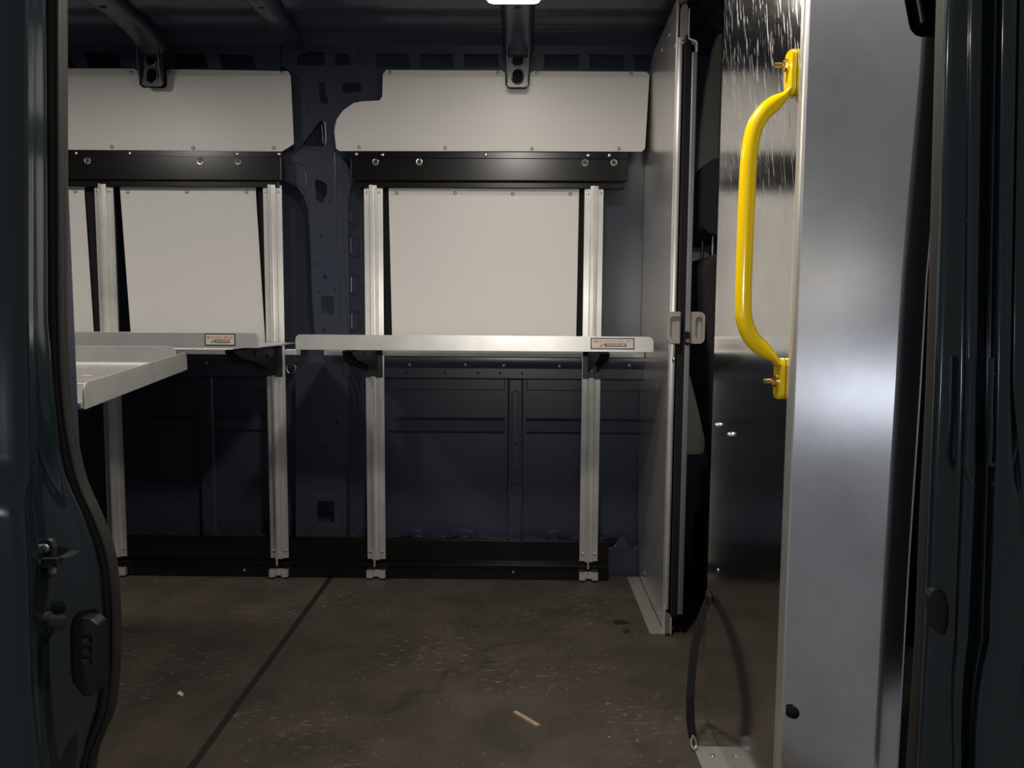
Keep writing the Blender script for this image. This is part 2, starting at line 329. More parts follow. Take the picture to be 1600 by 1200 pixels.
# belt rail with rivets, lower bays
for x0, x1, riv in ((-.50, .54, [(-0.4064, 0.789), (-0.2053, 0.7905), (-0.0667, 0.7892), (0.1338, 0.7884), (0.3844, 0.7925)]), (-2.0, -.93, [(-1.1426, 0.7906), (-1.3362, 0.7916)])):
    br = MB().loft([[(x, 2.80, .738), (x, 2.785, .742), (x, 2.785, .777), (x, 2.782, .782), (x, 2.776, .788), (x, 2.771, .803), (x, 2.774, .820), (x, 2.79, .826), (x, 2.81, .826)] for x in (x0, x1)]).build('belt_rail', 'paint', wb, True)
    heads(br, 'rivet', 'dullscrew', [(p[0], 2.773, p[1]) for p in riv], .0055)
    heads(br, 'plug', 'dark', [(x, 2.786, .760) for x in (x0 + .08, x0 + .22, x0 + .34, x0 + .42, x0 + .50)], .004)
for x0, x1 in ((-.50, -.064), (.017, .55), (-1.46, -1.19), (-1.17, -.93)):
    MB().loft([[(x, 2.88, .525), (x, 2.868, .535), (x, 2.866, .575), (x, 2.88, .585)] for x in (x0, x1)]).build('stamped_ridge', 'paint', wb, False)
    MB().box(x0, x1, 2.868, 2.88, .69, .735).build('upper_ledge', 'paint', wb, bevel=.003)
for x in (-.024, -1.18):
    q = MB().box(x - .029, x + .029, 2.846, 2.88, .125, .738).build('rib', 'paint', wb, bevel=.008)
    r_ = [(p[0], 2.846, p[1]) for p in rrect(x - .012, x + .012, .30, .69, .011, 5)]
    MB().tube(r_ + r_[:1], .0025, 6, False).build('pressed_slot', 'paint', q, True)
    heads(q, 'plug', 'dark', [(x, 2.845, z) for z in (.49, .385, .34)], .004, h=.001)
# scalloped sill along the bottom of the wall
sc = [(-2.2, .0)]
for i in range(34):
    x = -2.2 + i * .085
    k = [(.0, .10), (.012, .128), (.030, .135), (.046, .128), (.058, .10), (.070, .092)]
    sc += [(x + a, z + .012) for a, z in k]
sc += [(.62, .10), (.62, 0)]
MB().plate(sc, [], 'Y', 2.825, 2.832).build('scalloped_sill', 'paint', wb, bevel=.002)
for x in [(-0.4164, 0.1627), (-0.2199, 0.1647), (0.1338, 0.1635), (0.3437, 0.1559)]:
    r_ = spline([(x[0] - .07, 2.822, .10), (x[0] - .05, 2.818, .15), (x[0] - .02, 2.816, .163), (x[0] + .02, 2.816, .163), (x[0] + .05, 2.818, .15), (x[0] + .07, 2.822, .10)], 4)
    MB().loft([[p, (p.x, 2.845, p.z + .004)] for p in r_]).build('arch_bump', 'paint', wb, True)
    heads(wb, 'plug', 'zinc', [(x[0] + .01, 2.822, .115)], .004)
# black backing behind the liner panels
for x0, x1 in ((-.505, .232), (-.955, -.915), (-1.575, -1.53)):
    MB().box(x0, x1, 2.786, 2.80, .83, 1.43).build('backing_strip', 'foam', wb)

# ------------------------------------------------------------------ other ends and near side of the body
tag(MB().box(-2.32, -2.30, .93, 2.9, -.02, 1.95).build('wall_left', 'paint'), 'dark rear end of the cargo space', 'wall', kind='structure')
tag(MB().box(1.56, 1.58, .93, 2.9, -.02, 1.95).build('wall_right', 'plasticblack'), 'dark front end of the cab', 'wall', kind='structure')
tag(MB().box(-.75, .75, .93, 1.06, 1.80, 1.96).build('trim_1', 'jamb', bevel=.01), 'painted header above the sliding door opening', 'header', kind='structure')
# left jamb: rows of points from the outer flank round to the seal flange
lv = [(-0.5634, 1.6781), (-0.5803, 1.3302), (-0.5911, 1.1095), (-0.5985, 0.957), (-0.6014, 0.8634), (-0.6029, 0.8001), (-0.6035, 0.7722), (-0.6046, 0.7481), (-0.6028, 0.7199), (-0.6023, 0.6794), (-0.6027, 0.6385), (-0.6042, 0.5891), (-0.6061, 0.5141), (-0.604, 0.4552), (-0.6015, 0.4212), (-0.599, 0.387), (-0.6012, 0.2128)]
sl = [(-0.5847, 1.7317), (-0.6021, 1.3577), (-0.6115, 1.1205), (-0.6183, 0.9566), (-0.6145, 0.856), (-0.6107, 0.788), (-0.6054, 0.7537), (-0.5971, 0.7297), (-0.5854, 0.7021), (-0.5709, 0.6587), (-0.5632, 0.6149), (-0.5619, 0.5618), (-0.566, 0.4813), (-0.5769, 0.4269), (-0.5899, 0.3902), (-0.6024, 0.3441), (-0.6239, 0.1566)]
rows = []
for (cx, cz), (sx, sz) in zip(lv, sl):
    step = .012 if cz < .755 else 0
    at = lambda f, y: ((cx / .93 + (sx - cx / .93) * f) * y, y)
    ctrl = [(-1.3, .90 - step), (cx - .20, .905 - step), (cx - .04, .915 - step), (cx - .006, .918 - step), at(0, .926), at(.05, .938), at(.15, .955), at(.45, .968), at(.8, .985), at(1, .995), (sx * 1.03 - .004, 1.03), (sx * 1.10 - .02, 1.10)]
    rows.append([Vector((p.x, p.y, (cz + (sz - cz) * min(1, max(0, i / 40))))) for i, p in enumerate(spline([(a, c, 0) for a, c in ctrl], 4))])
b = MB(); b.loft(rows)
jl = tag(b.build('wall_front_left', 'jamb', smooth=True, angle=60), 'dark blue painted door pillar with latch fittings', 'door pillar', kind='structure')
MB().box(-2.3, -.66, 1.10, 1.13, -.02, 1.95).build('inner_panel', 'paint', jl)
MB().tube(spline([(p[0], .948, p[1]) for p in [(-0.6038, 0.7975), (-0.5998, 0.7781), (-0.5911, 0.757), (-0.5806, 0.7392)]], 5), .003, 8).build('crease', 'jamb', jl, True)
# seal of the left side
path = [(-0.5917, 1.7547), (-0.6093, 1.3695), (-0.6196, 1.1252), (-0.6264, 0.9564), (-0.6259, 0.8528), (-0.6199, 0.7916), (-0.6122, 0.7475), (-0.6036, 0.7209), (-0.5924, 0.6943), (-0.5774, 0.6496), (-0.5712, 0.6045), (-0.5698, 0.5499), (-0.5739, 0.4669), (-0.5834, 0.4109), (-0.5994, 0.3731), (-0.6132, 0.3256), (-0.6324, 0.1325)]
cen = spline([(p[0], 1.03, p[1]) for p in path], 4)
def seal(cen, name, label, side, w=.0145):
    ws = thing(name, label, 'door seal', (cen[-1].x, 1.03, cen[-1].z))
    MB().loft([[c + Vector((math.cos(a) * w, math.sin(a) * .017, 0)) for a in [2 * math.pi * k / 12 for k in range(12)]] for c in cen], True).build('bulb', 'rubber', ws, True, angle=80)
    MB().loft([[c + Vector((side * (w - .004) + math.cos(a) * .004, -.008 + math.sin(a) * .007, 0)) for a in [2 * math.pi * k / 8 for k in range(8)]] for c in cen], True).build('inner_lip', 'rubber', ws, True, angle=80)
    return ws
seal(cen, 'weatherstrip', 'black rubber door seal curving along the pillar with the latch', 1)
# right jamb
dep = (1.004, 0.992, 0.978, 0.975, 0.99, 0.99, 0.962, 0.958, 0.963, 0.956)
RJ = [
    [(0.5197, 1.7303), (0.5376, 1.7211), (0.5338, 1.7104), (0.5477, 1.7081), (0.5599, 1.7195), (0.5726, 1.7194), (0.5608, 1.6981), (0.573, 1.695), (0.5789, 1.6988), (0.5791, 1.6934)],
    [(0.5249, 1.3605), (0.5436, 1.3558), (0.5397, 1.3503), (0.5534, 1.3491), (0.5658, 1.355), (0.5798, 1.355), (0.5679, 1.344), (0.5821, 1.3425), (0.5882, 1.3444), (0.5877, 1.3417)],
    [(0.5306, 1.126), (0.5541, 1.1242), (0.5502, 1.122), (0.5634, 1.1216), (0.5764, 1.124), (0.5895, 1.124), (0.5778, 1.1196), (0.592, 1.119), (0.5977, 1.1198), (0.5976, 1.1187)],
    [(0.5365, 0.8813), (0.5651, 0.8826), (0.5611, 0.8838), (0.5738, 0.8842), (0.5875, 0.883), (0.5996, 0.8831), (0.5882, 0.8854), (0.6022, 0.8859), (0.6077, 0.8855), (0.608, 0.8861)],
    [(0.5376, 0.7974), (0.567, 0.7997), (0.5636, 0.8021), (0.5774, 0.8027), (0.5901, 0.8003), (0.6029, 0.8004), (0.5914, 0.8051), (0.6077, 0.8059), (0.6182, 0.8052), (0.6206, 0.8064)],
    [(0.5381, 0.7592), (0.5678, 0.762), (0.5647, 0.7649), (0.5791, 0.7657), (0.5913, 0.7627), (0.6044, 0.7628), (0.5929, 0.7686), (0.6102, 0.7696), (0.623, 0.7686), (0.6263, 0.7701)],
    [(0.539, 0.7122), (0.5687, 0.7156), (0.5655, 0.7192), (0.5797, 0.7201), (0.5924, 0.7164), (0.6058, 0.7165), (0.5944, 0.7236), (0.6134, 0.7248), (0.6275, 0.7237), (0.6309, 0.7255)],
    [(0.5406, 0.6258), (0.5702, 0.6303), (0.5671, 0.635), (0.5807, 0.6362), (0.5945, 0.6312), (0.6082, 0.6314), (0.5972, 0.6409), (0.6191, 0.6425), (0.6359, 0.641), (0.6393, 0.6434)],
    [(0.5423, 0.5381), (0.5718, 0.5436), (0.5687, 0.5496), (0.5818, 0.5511), (0.5966, 0.5448), (0.6108, 0.545), (0.6, 0.5569), (0.6249, 0.559), (0.6444, 0.5571), (0.6478, 0.5601)],
    [(0.5418, 0.4937), (0.5701, 0.4998), (0.5677, 0.5064), (0.5794, 0.508), (0.5935, 0.5011), (0.605, 0.5012), (0.5937, 0.5144), (0.6208, 0.5167), (0.6403, 0.5145), (0.6438, 0.5179)],
    [(0.5418, 0.458), (0.5712, 0.4645), (0.5685, 0.4717), (0.5792, 0.4734), (0.5927, 0.4658), (0.6033, 0.466), (0.5911, 0.4802), (0.6216, 0.4826), (0.6411, 0.4803), (0.6446, 0.484)],
    [(0.542, 0.413), (0.5741, 0.4202), (0.5708, 0.4279), (0.5804, 0.4297), (0.5934, 0.4216), (0.6033, 0.4217), (0.5903, 0.4371), (0.6242, 0.4398), (0.6439, 0.4373), (0.6473, 0.4413)],
    [(0.542, 0.3632), (0.5781, 0.371), (0.5741, 0.3794), (0.5832, 0.3814), (0.5956, 0.3725), (0.6049, 0.3726), (0.5919, 0.3894), (0.6271, 0.3924), (0.6469, 0.3896), (0.6503, 0.3939)],
    [(0.5423, 0.1736), (0.5816, 0.1839), (0.5785, 0.195), (0.5877, 0.1975), (0.6002, 0.1858), (0.6097, 0.186), (0.5966, 0.2081), (0.6299, 0.2118), (0.6499, 0.2082), (0.6535, 0.2138)],
]
b = MB(); rows = []
for r_ in RJ:
    pts = [(r_[0][0] * 1.12 + .02, 1.12, r_[0][1]), (r_[0][0] * 1.04 + .004, 1.05, r_[0][1])] + [(x, y, z) for (x, z), y in zip(r_, dep)]
    zf = 1 if r_[0][1] > .74 else 0
    if not zf: pts[-2] = (pts[-2][0], .957, pts[-2][2])
    pts += [(r_[-1][0] + .03, .955, r_[-1][1]), (r_[-1][0] + .045, .945 if zf else .952, r_[-1][1]), (r_[-1][0] + .2, .925, r_[-1][1]), (1.5, .90, r_[-1][1])]
    rows.append(spline(pts, 4))
b.loft(rows)
jr = tag(b.build('wall_front_right', 'jamb', smooth=True, angle=60), 'dark blue painted door pillar with upright pressed ridges', 'door pillar', kind='structure')
MB().box(.72, 1.56, 1.12, 1.15, -.02, 1.95).build('inner_panel', 'plasticblack', jr)
for pts, r in (([(0.5526, 0.9168), (0.5555, 0.8528), (0.5559, 0.8043), (0.5562, 0.7839), (0.5621, 0.7652), (0.5676, 0.7538)], .0028), ([(0.5804, 0.9175), (0.5859, 0.8143), (0.5859, 0.7885), (0.5901, 0.7837), (0.5961, 0.7886), (0.5985, 0.8015), (0.5937, 0.9176)], .0025), ([(0.6171, 0.9178), (0.6193, 0.8465), (0.6179, 0.8065), (0.6139, 0.7823), (0.6062, 0.7661), (0.598, 0.7579), (0.5915, 0.7611)], .003)):
    MB().tube(spline([(p[0], .962 if i else .962, p[1]) for i, p in enumerate(pts)], 5), r, 8).build('pressed_ridge', 'jamb', jr, True)
MB().plate([(0.5367, 0.6029), (0.5412, 0.6116), (0.5512, 0.6135), (0.5592, 0.6049), (0.5644, 0.5859), (0.5648, 0.5641), (0.5614, 0.5492), (0.5529, 0.5509), (0.544, 0.5595), (0.5391, 0.5725)], [], 'Y', .992, 1.004).build('recess_shade_plate', 'ink', jr, bevel=.003)  # flat black plate painting the shade of an oval recess in the jamb
cen = spline([(p[0], 1.035, p[1]) for p in [(0.531, 1.754), (0.5394, 1.3727), (0.5461, 1.131), (0.5522, 0.8788), (0.553, 0.7044), (0.5555, 0.5249), (0.5534, 0.3445), (0.5536, 0.1491)]], 5)
seal(cen, 'weatherstrip', 'straight black rubber door seal beside the bent aluminium partition', -1, .0095)

# ------------------------------------------------------------------ white liner panels
G = 'white liner panels'
def panel(outer, y, label, screws, r=.0065):
    o = thing('liner_panel', label, 'wall panel', (sum(p[0] for p in outer) / len(outer), y, min(p[1] for p in outer)), G)
    sh = MB().plate(outer, [], 'Y', y, y + .004).build('sheet', 'white', o, bevel=.001)
    if max(p[1] for p in outer) > 1.7:                              # the top edge is folded back along a crease
        bm = bmesh.new(); bm.from_mesh(sh.data); zc = 1.796 - o.location.z
        bmesh.ops.bisect_plane(bm, geom=bm.verts[:] + bm.edges[:] + bm.faces[:], plane_co=(0, 0, zc), plane_no=(0, 0, 1))
        for v in bm.verts:
            if v.co.z > zc + 1e-5: v.co.y += (v.co.z - zc) * .30
        bm.to_mesh(sh.data); bm.free()
    heads(o, 'screw', 'dullscrew', [(p[0], y + max(0, p[1] - 1.796) * .30, p[1]) for p in screws], r)
panel([(-2.2, 1.545)] + [(-0.8531, 1.5382), (-0.8096, 1.5648), (-0.8123, 1.6635), (-0.8165, 1.7985), (-0.8274, 1.8158), (-1.2407, 1.8214), (-1.2567, 1.8148), (-1.2629, 1.7648), (-1.2767, 1.7561), (-1.3354, 1.7559), (-1.3486, 1.7668), (-1.3499, 1.7929), (-1.358, 1.8168), (-1.3691, 1.8233)] + [(-2.2, 1.824)], 2.766,
      'upper white liner panel with a clipped lower corner beside the body pillar', [(-1.3786, 1.808), (-1.2412, 1.8083), (-0.8478, 1.8092), (-1.454, 1.5537), (-1.1655, 1.5503), (-0.88, 1.5513)])
panel([(-0.4939, 1.8057), (-0.4826, 1.8209), (-0.0789, 1.8196), (-0.0677, 1.811), (-0.0652, 1.7678), (-0.054, 1.757), (0.0062, 1.7571), (0.0172, 1.768), (0.0191, 1.809), (0.0302, 1.8177), (0.4231, 1.8164), (0.4344, 1.8057), (0.4243, 1.5537), (0.4133, 1.5427), (-0.6495, 1.5411), (-0.6607, 1.5499), (-0.6667, 1.6092), (-0.6571, 1.6508), (-0.6342, 1.6815), (-0.598, 1.7056), (-0.5665, 1.7122), (-0.5081, 1.7145), (-0.4968, 1.7276)], 2.766,
      'upper white liner panel with a quarter-round cutout beside the body pillar', [(-0.4693, 1.8101), (-0.0922, 1.8088), (0.0436, 1.8091), (0.3701, 1.8055), (-0.5794, 1.5546), (-0.2753, 1.5535), (0.028, 1.5523), (0.3326, 1.5534)])
panel([(-0.4783, 1.4173), (0.1964, 1.4179), (0.1929, 0.8509), (-0.4687, 0.8463)], 2.775, 'wide white liner panel above the shelf that ends at the partition', [(-0.4489, 1.3974), (-0.2423, 1.3983), (-0.0384, 1.3969), (0.1651, 1.3978)])
panel([(-1.4366, 1.4177), (-0.9518, 1.4175), (-0.9276, 0.8431), (-1.4143, 0.8397)], 2.775, 'white liner panel between two uprights above the shelf beyond the tilted tray', [(-1.4076, 1.3977), (-1.1968, 1.3986), (-0.9842, 1.3995)])
panel([(-2.2, 1.418)] + [(-1.565, 1.4194), (-1.5498, 0.8387)] + [(-2.2, .85)], 2.775, 'white liner panel on the tray side of the upright behind the tilted tray', [(-1.5957, 1.3992), (-1.729, 1.3986)])

# ------------------------------------------------------------------ black mounting rails
def mrail(x0, x1, label, small, big, chamfer):
    o = thing('mounting_rail', label, 'rail', ((x0 + x1) / 2, 2.76, 1.43), 'black mounting rails')
    MB().box(x0, x1, 2.7615, 2.7650, 1.516, 1.538).build('top_flange', 'black', o)
    c = .012 if chamfer else .001
    MB().plate([(x0 + c, 1.436), (x1, 1.436), (x1, 1.516), (x0, 1.516), (x0, 1.436 + c * 1.6)], [], 'Y', 2.745, 2.765).build('web', 'black', o, bevel=.004)
    MB().box(x0 + .03, x1 - .01, 2.752, 2.765, 1.412, 1.434).build('bottom_flange', 'black', o, bevel=.003)
    heads(o, 'screw', 'zinc', [(p[0], 2.762, p[1]) for p in small], .0065)
    for p in big:
        q = MB(); r_ = [(a, 2.744, b2) for a, b2 in circ(p[0], p[1], .0098, 16)]
        q.tube(r_ + r_[:1], .0022, 8, False); w_ = q.build('washer', 'zinc', o, True)
        MB().cyl((p[0], 2.745, p[1]), (0, -1, 0), .0075, .002, 12).build('bolt', 'bracket', w_)
mrail(-.606, .362, 'black mounting rail with a clipped end corner, above the shelf that ends at the partition', [(-0.5878, 1.5295), (-0.4955, 1.5277), (-0.1333, 1.529), (0.2253, 1.5281), (0.2991, 1.5284)], [(-0.5173, 1.5), (-0.3649, 1.5006), (0.2131, 1.5006), (0.3132, 1.501)], True)
mrail(-2.2, -.85, 'black mounting rail with a square end at the body pillar, above the tilted tray side', [(-1.5803, 1.5281), (-1.3892, 1.5288), (-1.0081, 1.528), (-0.8611, 1.5285)], [(-1.5308, 1.5006), (-1.1332, 1.4999), (-1.0003, 1.5004)], False)

# ------------------------------------------------------------------ uprights
UP = (-1.488, -.888, -.530, .248)
UL = ('aluminium upright post partly behind the tilted near tray', 'aluminium upright post beside the body pillar and the small tie-down ring', 'aluminium upright post beside the body pillar carrying the shelf that ends at the partition', 'aluminium upright post standing nearest to the aluminium partition')
proto = None
for x, lab in zip(UP, UL):
    if proto is None:
        me = bpy.data.meshes.new('channel')
        pr = [(-.033, 2.768), (-.033, 2.763), (-.014, 2.761), (-.013, 2.750), (-.009, 2.748), (-.006, 2.748), (-.005, 2.738), (-.001, 2.738), (0, 2.750), (.006, 2.752), (.010, 2.748), (.014, 2.750), (.016, 2.761), (.033, 2.763), (.033, 2.768)]
        proto = pr
    o = thing('shelf_upright', lab, 'upright', (x, 2.768, .072), 'aluminium uprights')
    b = MB(); b.plate([(x + a, c) for a, c in pr], [], 'Z', .074, 1.421); b.build('channel', 'extr', o)
    MB().box(x - .0055, x - .0005, 2.737, 2.745, .052, .10).build('fin', 'extr', o)
    MB().box(x - .034, x - .012, 2.742, 2.768, .008, .034).box(x + .012, x + .034, 2.742, 2.768, .008, .034).box(x - .034, x + .034, 2.760, 2.768, .008, .034).build('foot', 'extr', o)
    heads(o, 'screw', 'zinc', [(x + dx, 2.762, z) for dx in (-.022, .022) for z in (1.398, .10)], .0055)

# ------------------------------------------------------------------ floor rail
o = thing('floor_rail', 'long black steel rail along the foot of the far wall', 'rail', (-.4, 2.78, 0))
MB().box(-2.2, .32, 2.775, 2.80, .0, .145).build('web', 'black', o, bevel=.004)
MB().box(-2.2, .32, 2.748, 2.775, .054, .060).build('lip', 'black', o, bevel=.002)
MB().box(-2.2, .32, 2.764, 2.775, .0, .054).build('kick', 'black', o, bevel=.002)
heads(o, 'bolt', 'zinc', [(p[0], 2.764, p[1]) for p in [(-1.0175, 0.0276), (-0.027, 0.0312)]], .006, h=.012)
heads(o, 'plug', 'dark', [(p[0], 2.7745, p[1]) for p in [(-0.0228, 0.088)]], .008, h=.001)

# ------------------------------------------------------------------ crossbars behind the shelves
for x0, x1, lab in ((-.715, .437, 'narrow bright aluminium crossbar under the shelf that ends at the partition'), (-1.9, -.80, 'narrow aluminium crossbar under the shelf beyond the tilted tray')):
    tag(MB().box(x0, x1, 2.7692, 2.7742, .8215, .842).build('crossbar', 'extr', bevel=.001), lab, 'crossbar', 'aluminium crossbars')

# ------------------------------------------------------------------ folding shelves
def text_mesh(txt, size, shear=0, bold=.0):
    cu = bpy.data.curves.new('text', 'FONT'); cu.body = txt; cu.size = size; cu.align_x = 'CENTER'; cu.align_y = 'CENTER'; cu.shear = shear; cu.offset = bold; cu.resolution_u = 3
    t = bpy.data.objects.new('text', cu); C.objects.link(t)
    dg = bpy.context.evaluated_depsgraph_get(); dg.update()
    me = bpy.data.meshes.new_from_object(t.evaluated_get(dg)); bpy.data.objects.remove(t); return me
def put_text(txt, size, c, wdt, material, parent, name, shear=0, bold=0):
    me = text_mesh(txt, size, shear, bold); xs = [v.co.x for v in me.vertices]; k = wdt / (max(xs) - min(xs))
    off = parent.location + (parent.parent.location if parent.parent else Vector())
    for v in me.vertices: v.co = Vector((c[0] + v.co.x * k, c[1], c[2] + v.co.y)) - off
    me.materials.clear(); me.materials.append(M[material])
    o = bpy.data.objects.new(name, me); C.objects.link(o); o.parent = parent
def sticker(o, x0, x1, z0, z1, y):
    s = MB().box(x0, x1, y - .0006, y + .0002, z0, z1).build('load_sticker', 'ink', o)
    MB().box(x0 + .003, x1 - .003, y - .0009, y, z0 + .003, z1 - .003).build('sticker_face', 'stickergrey', s)
    cx = (x0 + x1) / 2; h = z1 - z0; wd = x1 - x0
    put_text('MAX LOAD 300 LBS', h * .30, (cx, y - .0014, z0 + h * .70), wd * .84, 'orange', s, 'load_text', 0, .0002)
    MB().box(cx - wd * .18, cx + wd * .31, y - .0013, y - .0005, z0 + h * .24, z0 + h * .50).build('logo_bar', 'ink', s)
    put_text('KARGOMASTER', h * .20, (cx + wd * .065, y - .0018, z0 + h * .37), wd * .44, 'print_white', s, 'logo_text', .3, .0002)
    MB().plate([(cx - wd * .31, z0 + h * .22), (cx - wd * .24, z0 + h * .22), (cx - wd * .17, z0 + h * .50), (cx - wd * .27, z0 + h * .50), (cx - wd * .25, z0 + h * .42)], [], 'Y', y - .0013, y - .0005).build('logo_arrow', 'orange', s)
    MB().plate([(cx - wd * .30, z0 + h * .25), (cx - wd * .265, z0 + h * .25), (cx - wd * .245, z0 + h * .38)], [], 'Y', y - .0017, y - .0013).build('logo_shadow', 'ink', s)
def bracket(o, x):
    a = MB()
    for d in (-.017, .014):
        a.plate([(2.734, .772), (2.734, .858), (2.335, .858), (2.335, .846), (2.40, .826), (2.47, .818), (2.56, .800), (2.68, .772)], [circ(2.50, .840, .008, 10), circ(2.62, .825, .010, 10)], 'X', x + d, x + d + .003)
    a.box(x - .017, x + .017, 2.335, 2.734, .855, .858)
    k = a.build('bracket', 'bracket', o, bevel=.001)
    MB().box(x - .033, x - .010, 2.726, 2.7365, .747, .856).box(x + .008, x + .033, 2.726, 2.7365, .745, .856).box(x - .010, x + .008, 2.732, 2.7365, .75, .856).build('sleeve', 'bracket', k, bevel=.001)
    heads(k, 'pin', 'zinc', [(x - .006, 2.732, .842), (x + .005, 2.732, .842), (x - .001, 2.732, .775)], .004)
def shelf(x0, x1, zb, zt, label, st, brs, rl=True):
    o = thing('folding_shelf', label, 'shelf', ((x0 + x1) / 2, 2.5, zb), 'folding shelves on the far wall')
    MB().plate(rrect(x0, x1, zb, zt, .016, 6, 'cd' if rl else 'c'), [], 'Y', 2.300, 2.3035).build('front_lip', 'shelf', o, bevel=.0008)
    MB().box(x0 + .004, x1 - .004, 2.303, 2.725, zb, zb + .0025).build('deck', 'shelf', o)
    sticker(o, *st, 2.2995)
    for x in brs: bracket(o, x)
shelf(-.679, .390, .862, .9075, 'aluminium shelf between body pillar and partition, load sticker at its partition end', (.203, .333, .8695, .9035), (-.530, .248))
shelf(-1.80, -.789, .866, .9115, 'aluminium shelf beyond the tilted tray, load sticker at its body pillar end', (-.951, -.859, .8725, .9085), (-.888, -1.488), True)
# near tray, tilted a little, on the door side of the van
o = thing('tray_shelf', 'tilted aluminium tray shelf with raised lips beside the curved door seal', 'shelf', (-1.2, 1.7, .80))
A = Vector((-.776, 1.35, .7955)); B = Vector((-.897, 2.05, .818)); L = Vector((-2.0, 1.35, .7955)); LB = Vector((-2.0, 2.05, .818))
up = Vector((0, -.03, 1)).normalized()
def quad_slab(b, a, c, d, e, t):
    nrm = (c - a).cross(e - a).normalized() * t
    v = [a, c, d, e]; b.add(v + [p + nrm for p in v], [(0, 1, 2, 3), (7, 6, 5, 4), (0, 4, 5, 1), (1, 5, 6, 2), (2, 6, 7, 3), (3, 7, 4, 0)]); return b
quad_slab(MB(), L, A, B, LB, .0025).build('deck', 'deck', o)
# end lip with rounded upper corners
H = .0475; ln = (B - A).length; ax = (B - A).normalized(); nn = ax.cross(up).normalized()
prof = rrect(0, ln, 0, H, .022, 6, 'cd')
b = MB(); pts = [A + ax * p[0] + up * p[1] for p in prof]; pts2 = [p - nn * .003 for p in pts]; k = len(pts)
b.add(pts + pts2, [tuple(range(k)), tuple(reversed(range(k, 2 * k)))] + [(i, (i + 1) % k, (i + 1) % k + k, i + k) for i in range(k)])
b.build('end_lip', 'shelf', o, bevel=.0008)
b = MB(); x1 = -.928
pr = rrect(-2.0, x1, .834, .8795, .018, 6, 'c')
b.plate(pr, [], 'Y', 2.052, 2.055).build('front_lip', 'shelf', o, bevel=.0008)
MB().loft([[(x, 2.0, .819), (x, 2.03, .824), (x, 2.047, .829), (x, 2.052, .836)] for x in (-2.0, -.93)]).build('fold', 'deck', o, True)
MB().box(-2.0, -.785, 1.352, 1.356, .797, .806).build('rear_fold', 'shelf', o)
for x, y in ((-1.06, 1.86), (-.98, 1.70), (-.85, 1.40), (-1.2, 1.6)):
    z = .7955 + (y - 1.35) * .0322 + .0028
    quad_slab(MB(), Vector((x - .012, y - .006, z)), Vector((x + .012, y - .006, z)), Vector((x + .012, y + .006, z + .0004)), Vector((x - .012, y + .006, z + .0004)), .0006).build('slot_tab', 'print_white', o)

# ------------------------------------------------------------------ tie-down ring on the pillar foot
p = [(-0.8315, 0.7753)][0]
o = thing('tie_down_ring', 'small chrome tie-down ring under the gap between the shelves', 'ring', (p[0], 2.77, p[1]))
r_ = spline([(q[0], 2.755, q[1]) for q in [(-0.8437, 0.7847), (-0.8463, 0.7709), (-0.8373, 0.7571), (-0.8211, 0.7595), (-0.8139, 0.7734), (-0.816, 0.7849), (-0.8298, 0.7871), (-0.8437, 0.7847)]], 4)
MB().tube(r_, .0018, 8).build('ring', 'zinc', o, True)
q = [(-0.8451, 0.7936), (-0.8221, 0.7846)]
MB().box(q[0][0], q[1][0], 2.75, 2.81, q[1][1], q[0][1]).build('clip', 'bracket', o, bevel=.002)

# ------------------------------------------------------------------ partition: far fixed panel
o = thing('partition_panel', 'flat aluminium partition panel standing against the far wall beside the shelf end', 'partition', (.44, 2.55, 0), 'partition panels')
MB().plate([(2.31, .01), (2.79, .01), (2.868, .25), (2.875, 1.50), (2.86, 1.74), (2.78, 1.86), (2.31, 1.885)], [], 'X', .440, .443).build('sheet', 'farsheet', o)
MB().tube([(.446, 2.303, .075), (.446, 2.303, 1.765)], .0092, 16).build('edge_channel', 'extr', o, True, angle=40)
MB().box(.437, .4385, 2.293, 2.312, .005, 1.885).build('edge_flange', 'extr', o)
MB().box(.396, .441, 2.285, 2.80, .0, .004).build('floor_flange', 'deck', o, bevel=.001)
MB().plate([(.441, .002), (.4385, .002), (.4385, .085), (.441, .085)], [], 'Y', 2.275, 2.30).box(.456, .459, 2.272, 2.30, .004, .06).build('guide_bracket', 'extr', o)
MB().plate(rrect(.442, .456, .006, .066, .006, 4), [], 'Y', 2.277, 2.30).build('guide_shoe', 'dullscrew', o, bevel=.002)
heads(o, 'rivet', 'zinc', [(p[0], p[1], .004) for p in [(0.4133, 2.2886), (0.4264, 2.7461), (0.4187, 2.4802)]], .004, (0, 0, 1))
heads(o, 'rivet', 'zinc', [(.440, p[0], p[1]) for p in [(2.4348, 1.8221), (2.5644, 1.8201), (2.6511, 1.7584), (2.6773, 0.061), (2.3663, 0.0361)]], .005, (-1, 0, 0))
heads(o, 'bolt', 'zinc', [(.440, p[0], p[1]) for p in [(2.3281, 1.7558), (2.2413, 0.8433)]], .008, (-1, 0, 0))

# sliding door leaf seen on its edge
o = thing('partition_door', 'sliding partition door seen edge-on with black seal and grey pull handles', 'sliding door', (.48, 2.27, .06))
MB().box(.475, .490, 2.262, 2.80, .072, 1.715)  .build('leaf', 'leaf', o, bevel=.002)
MB().box(.4555, .474, 2.270, 2.285, .06, 1.765).build('brush_seal', 'foam', o, bevel=.003)
MB().box(.462, .474, 2.285, 2.79, .06, 1.765).build('inner_frame', 'plasticblack', o)
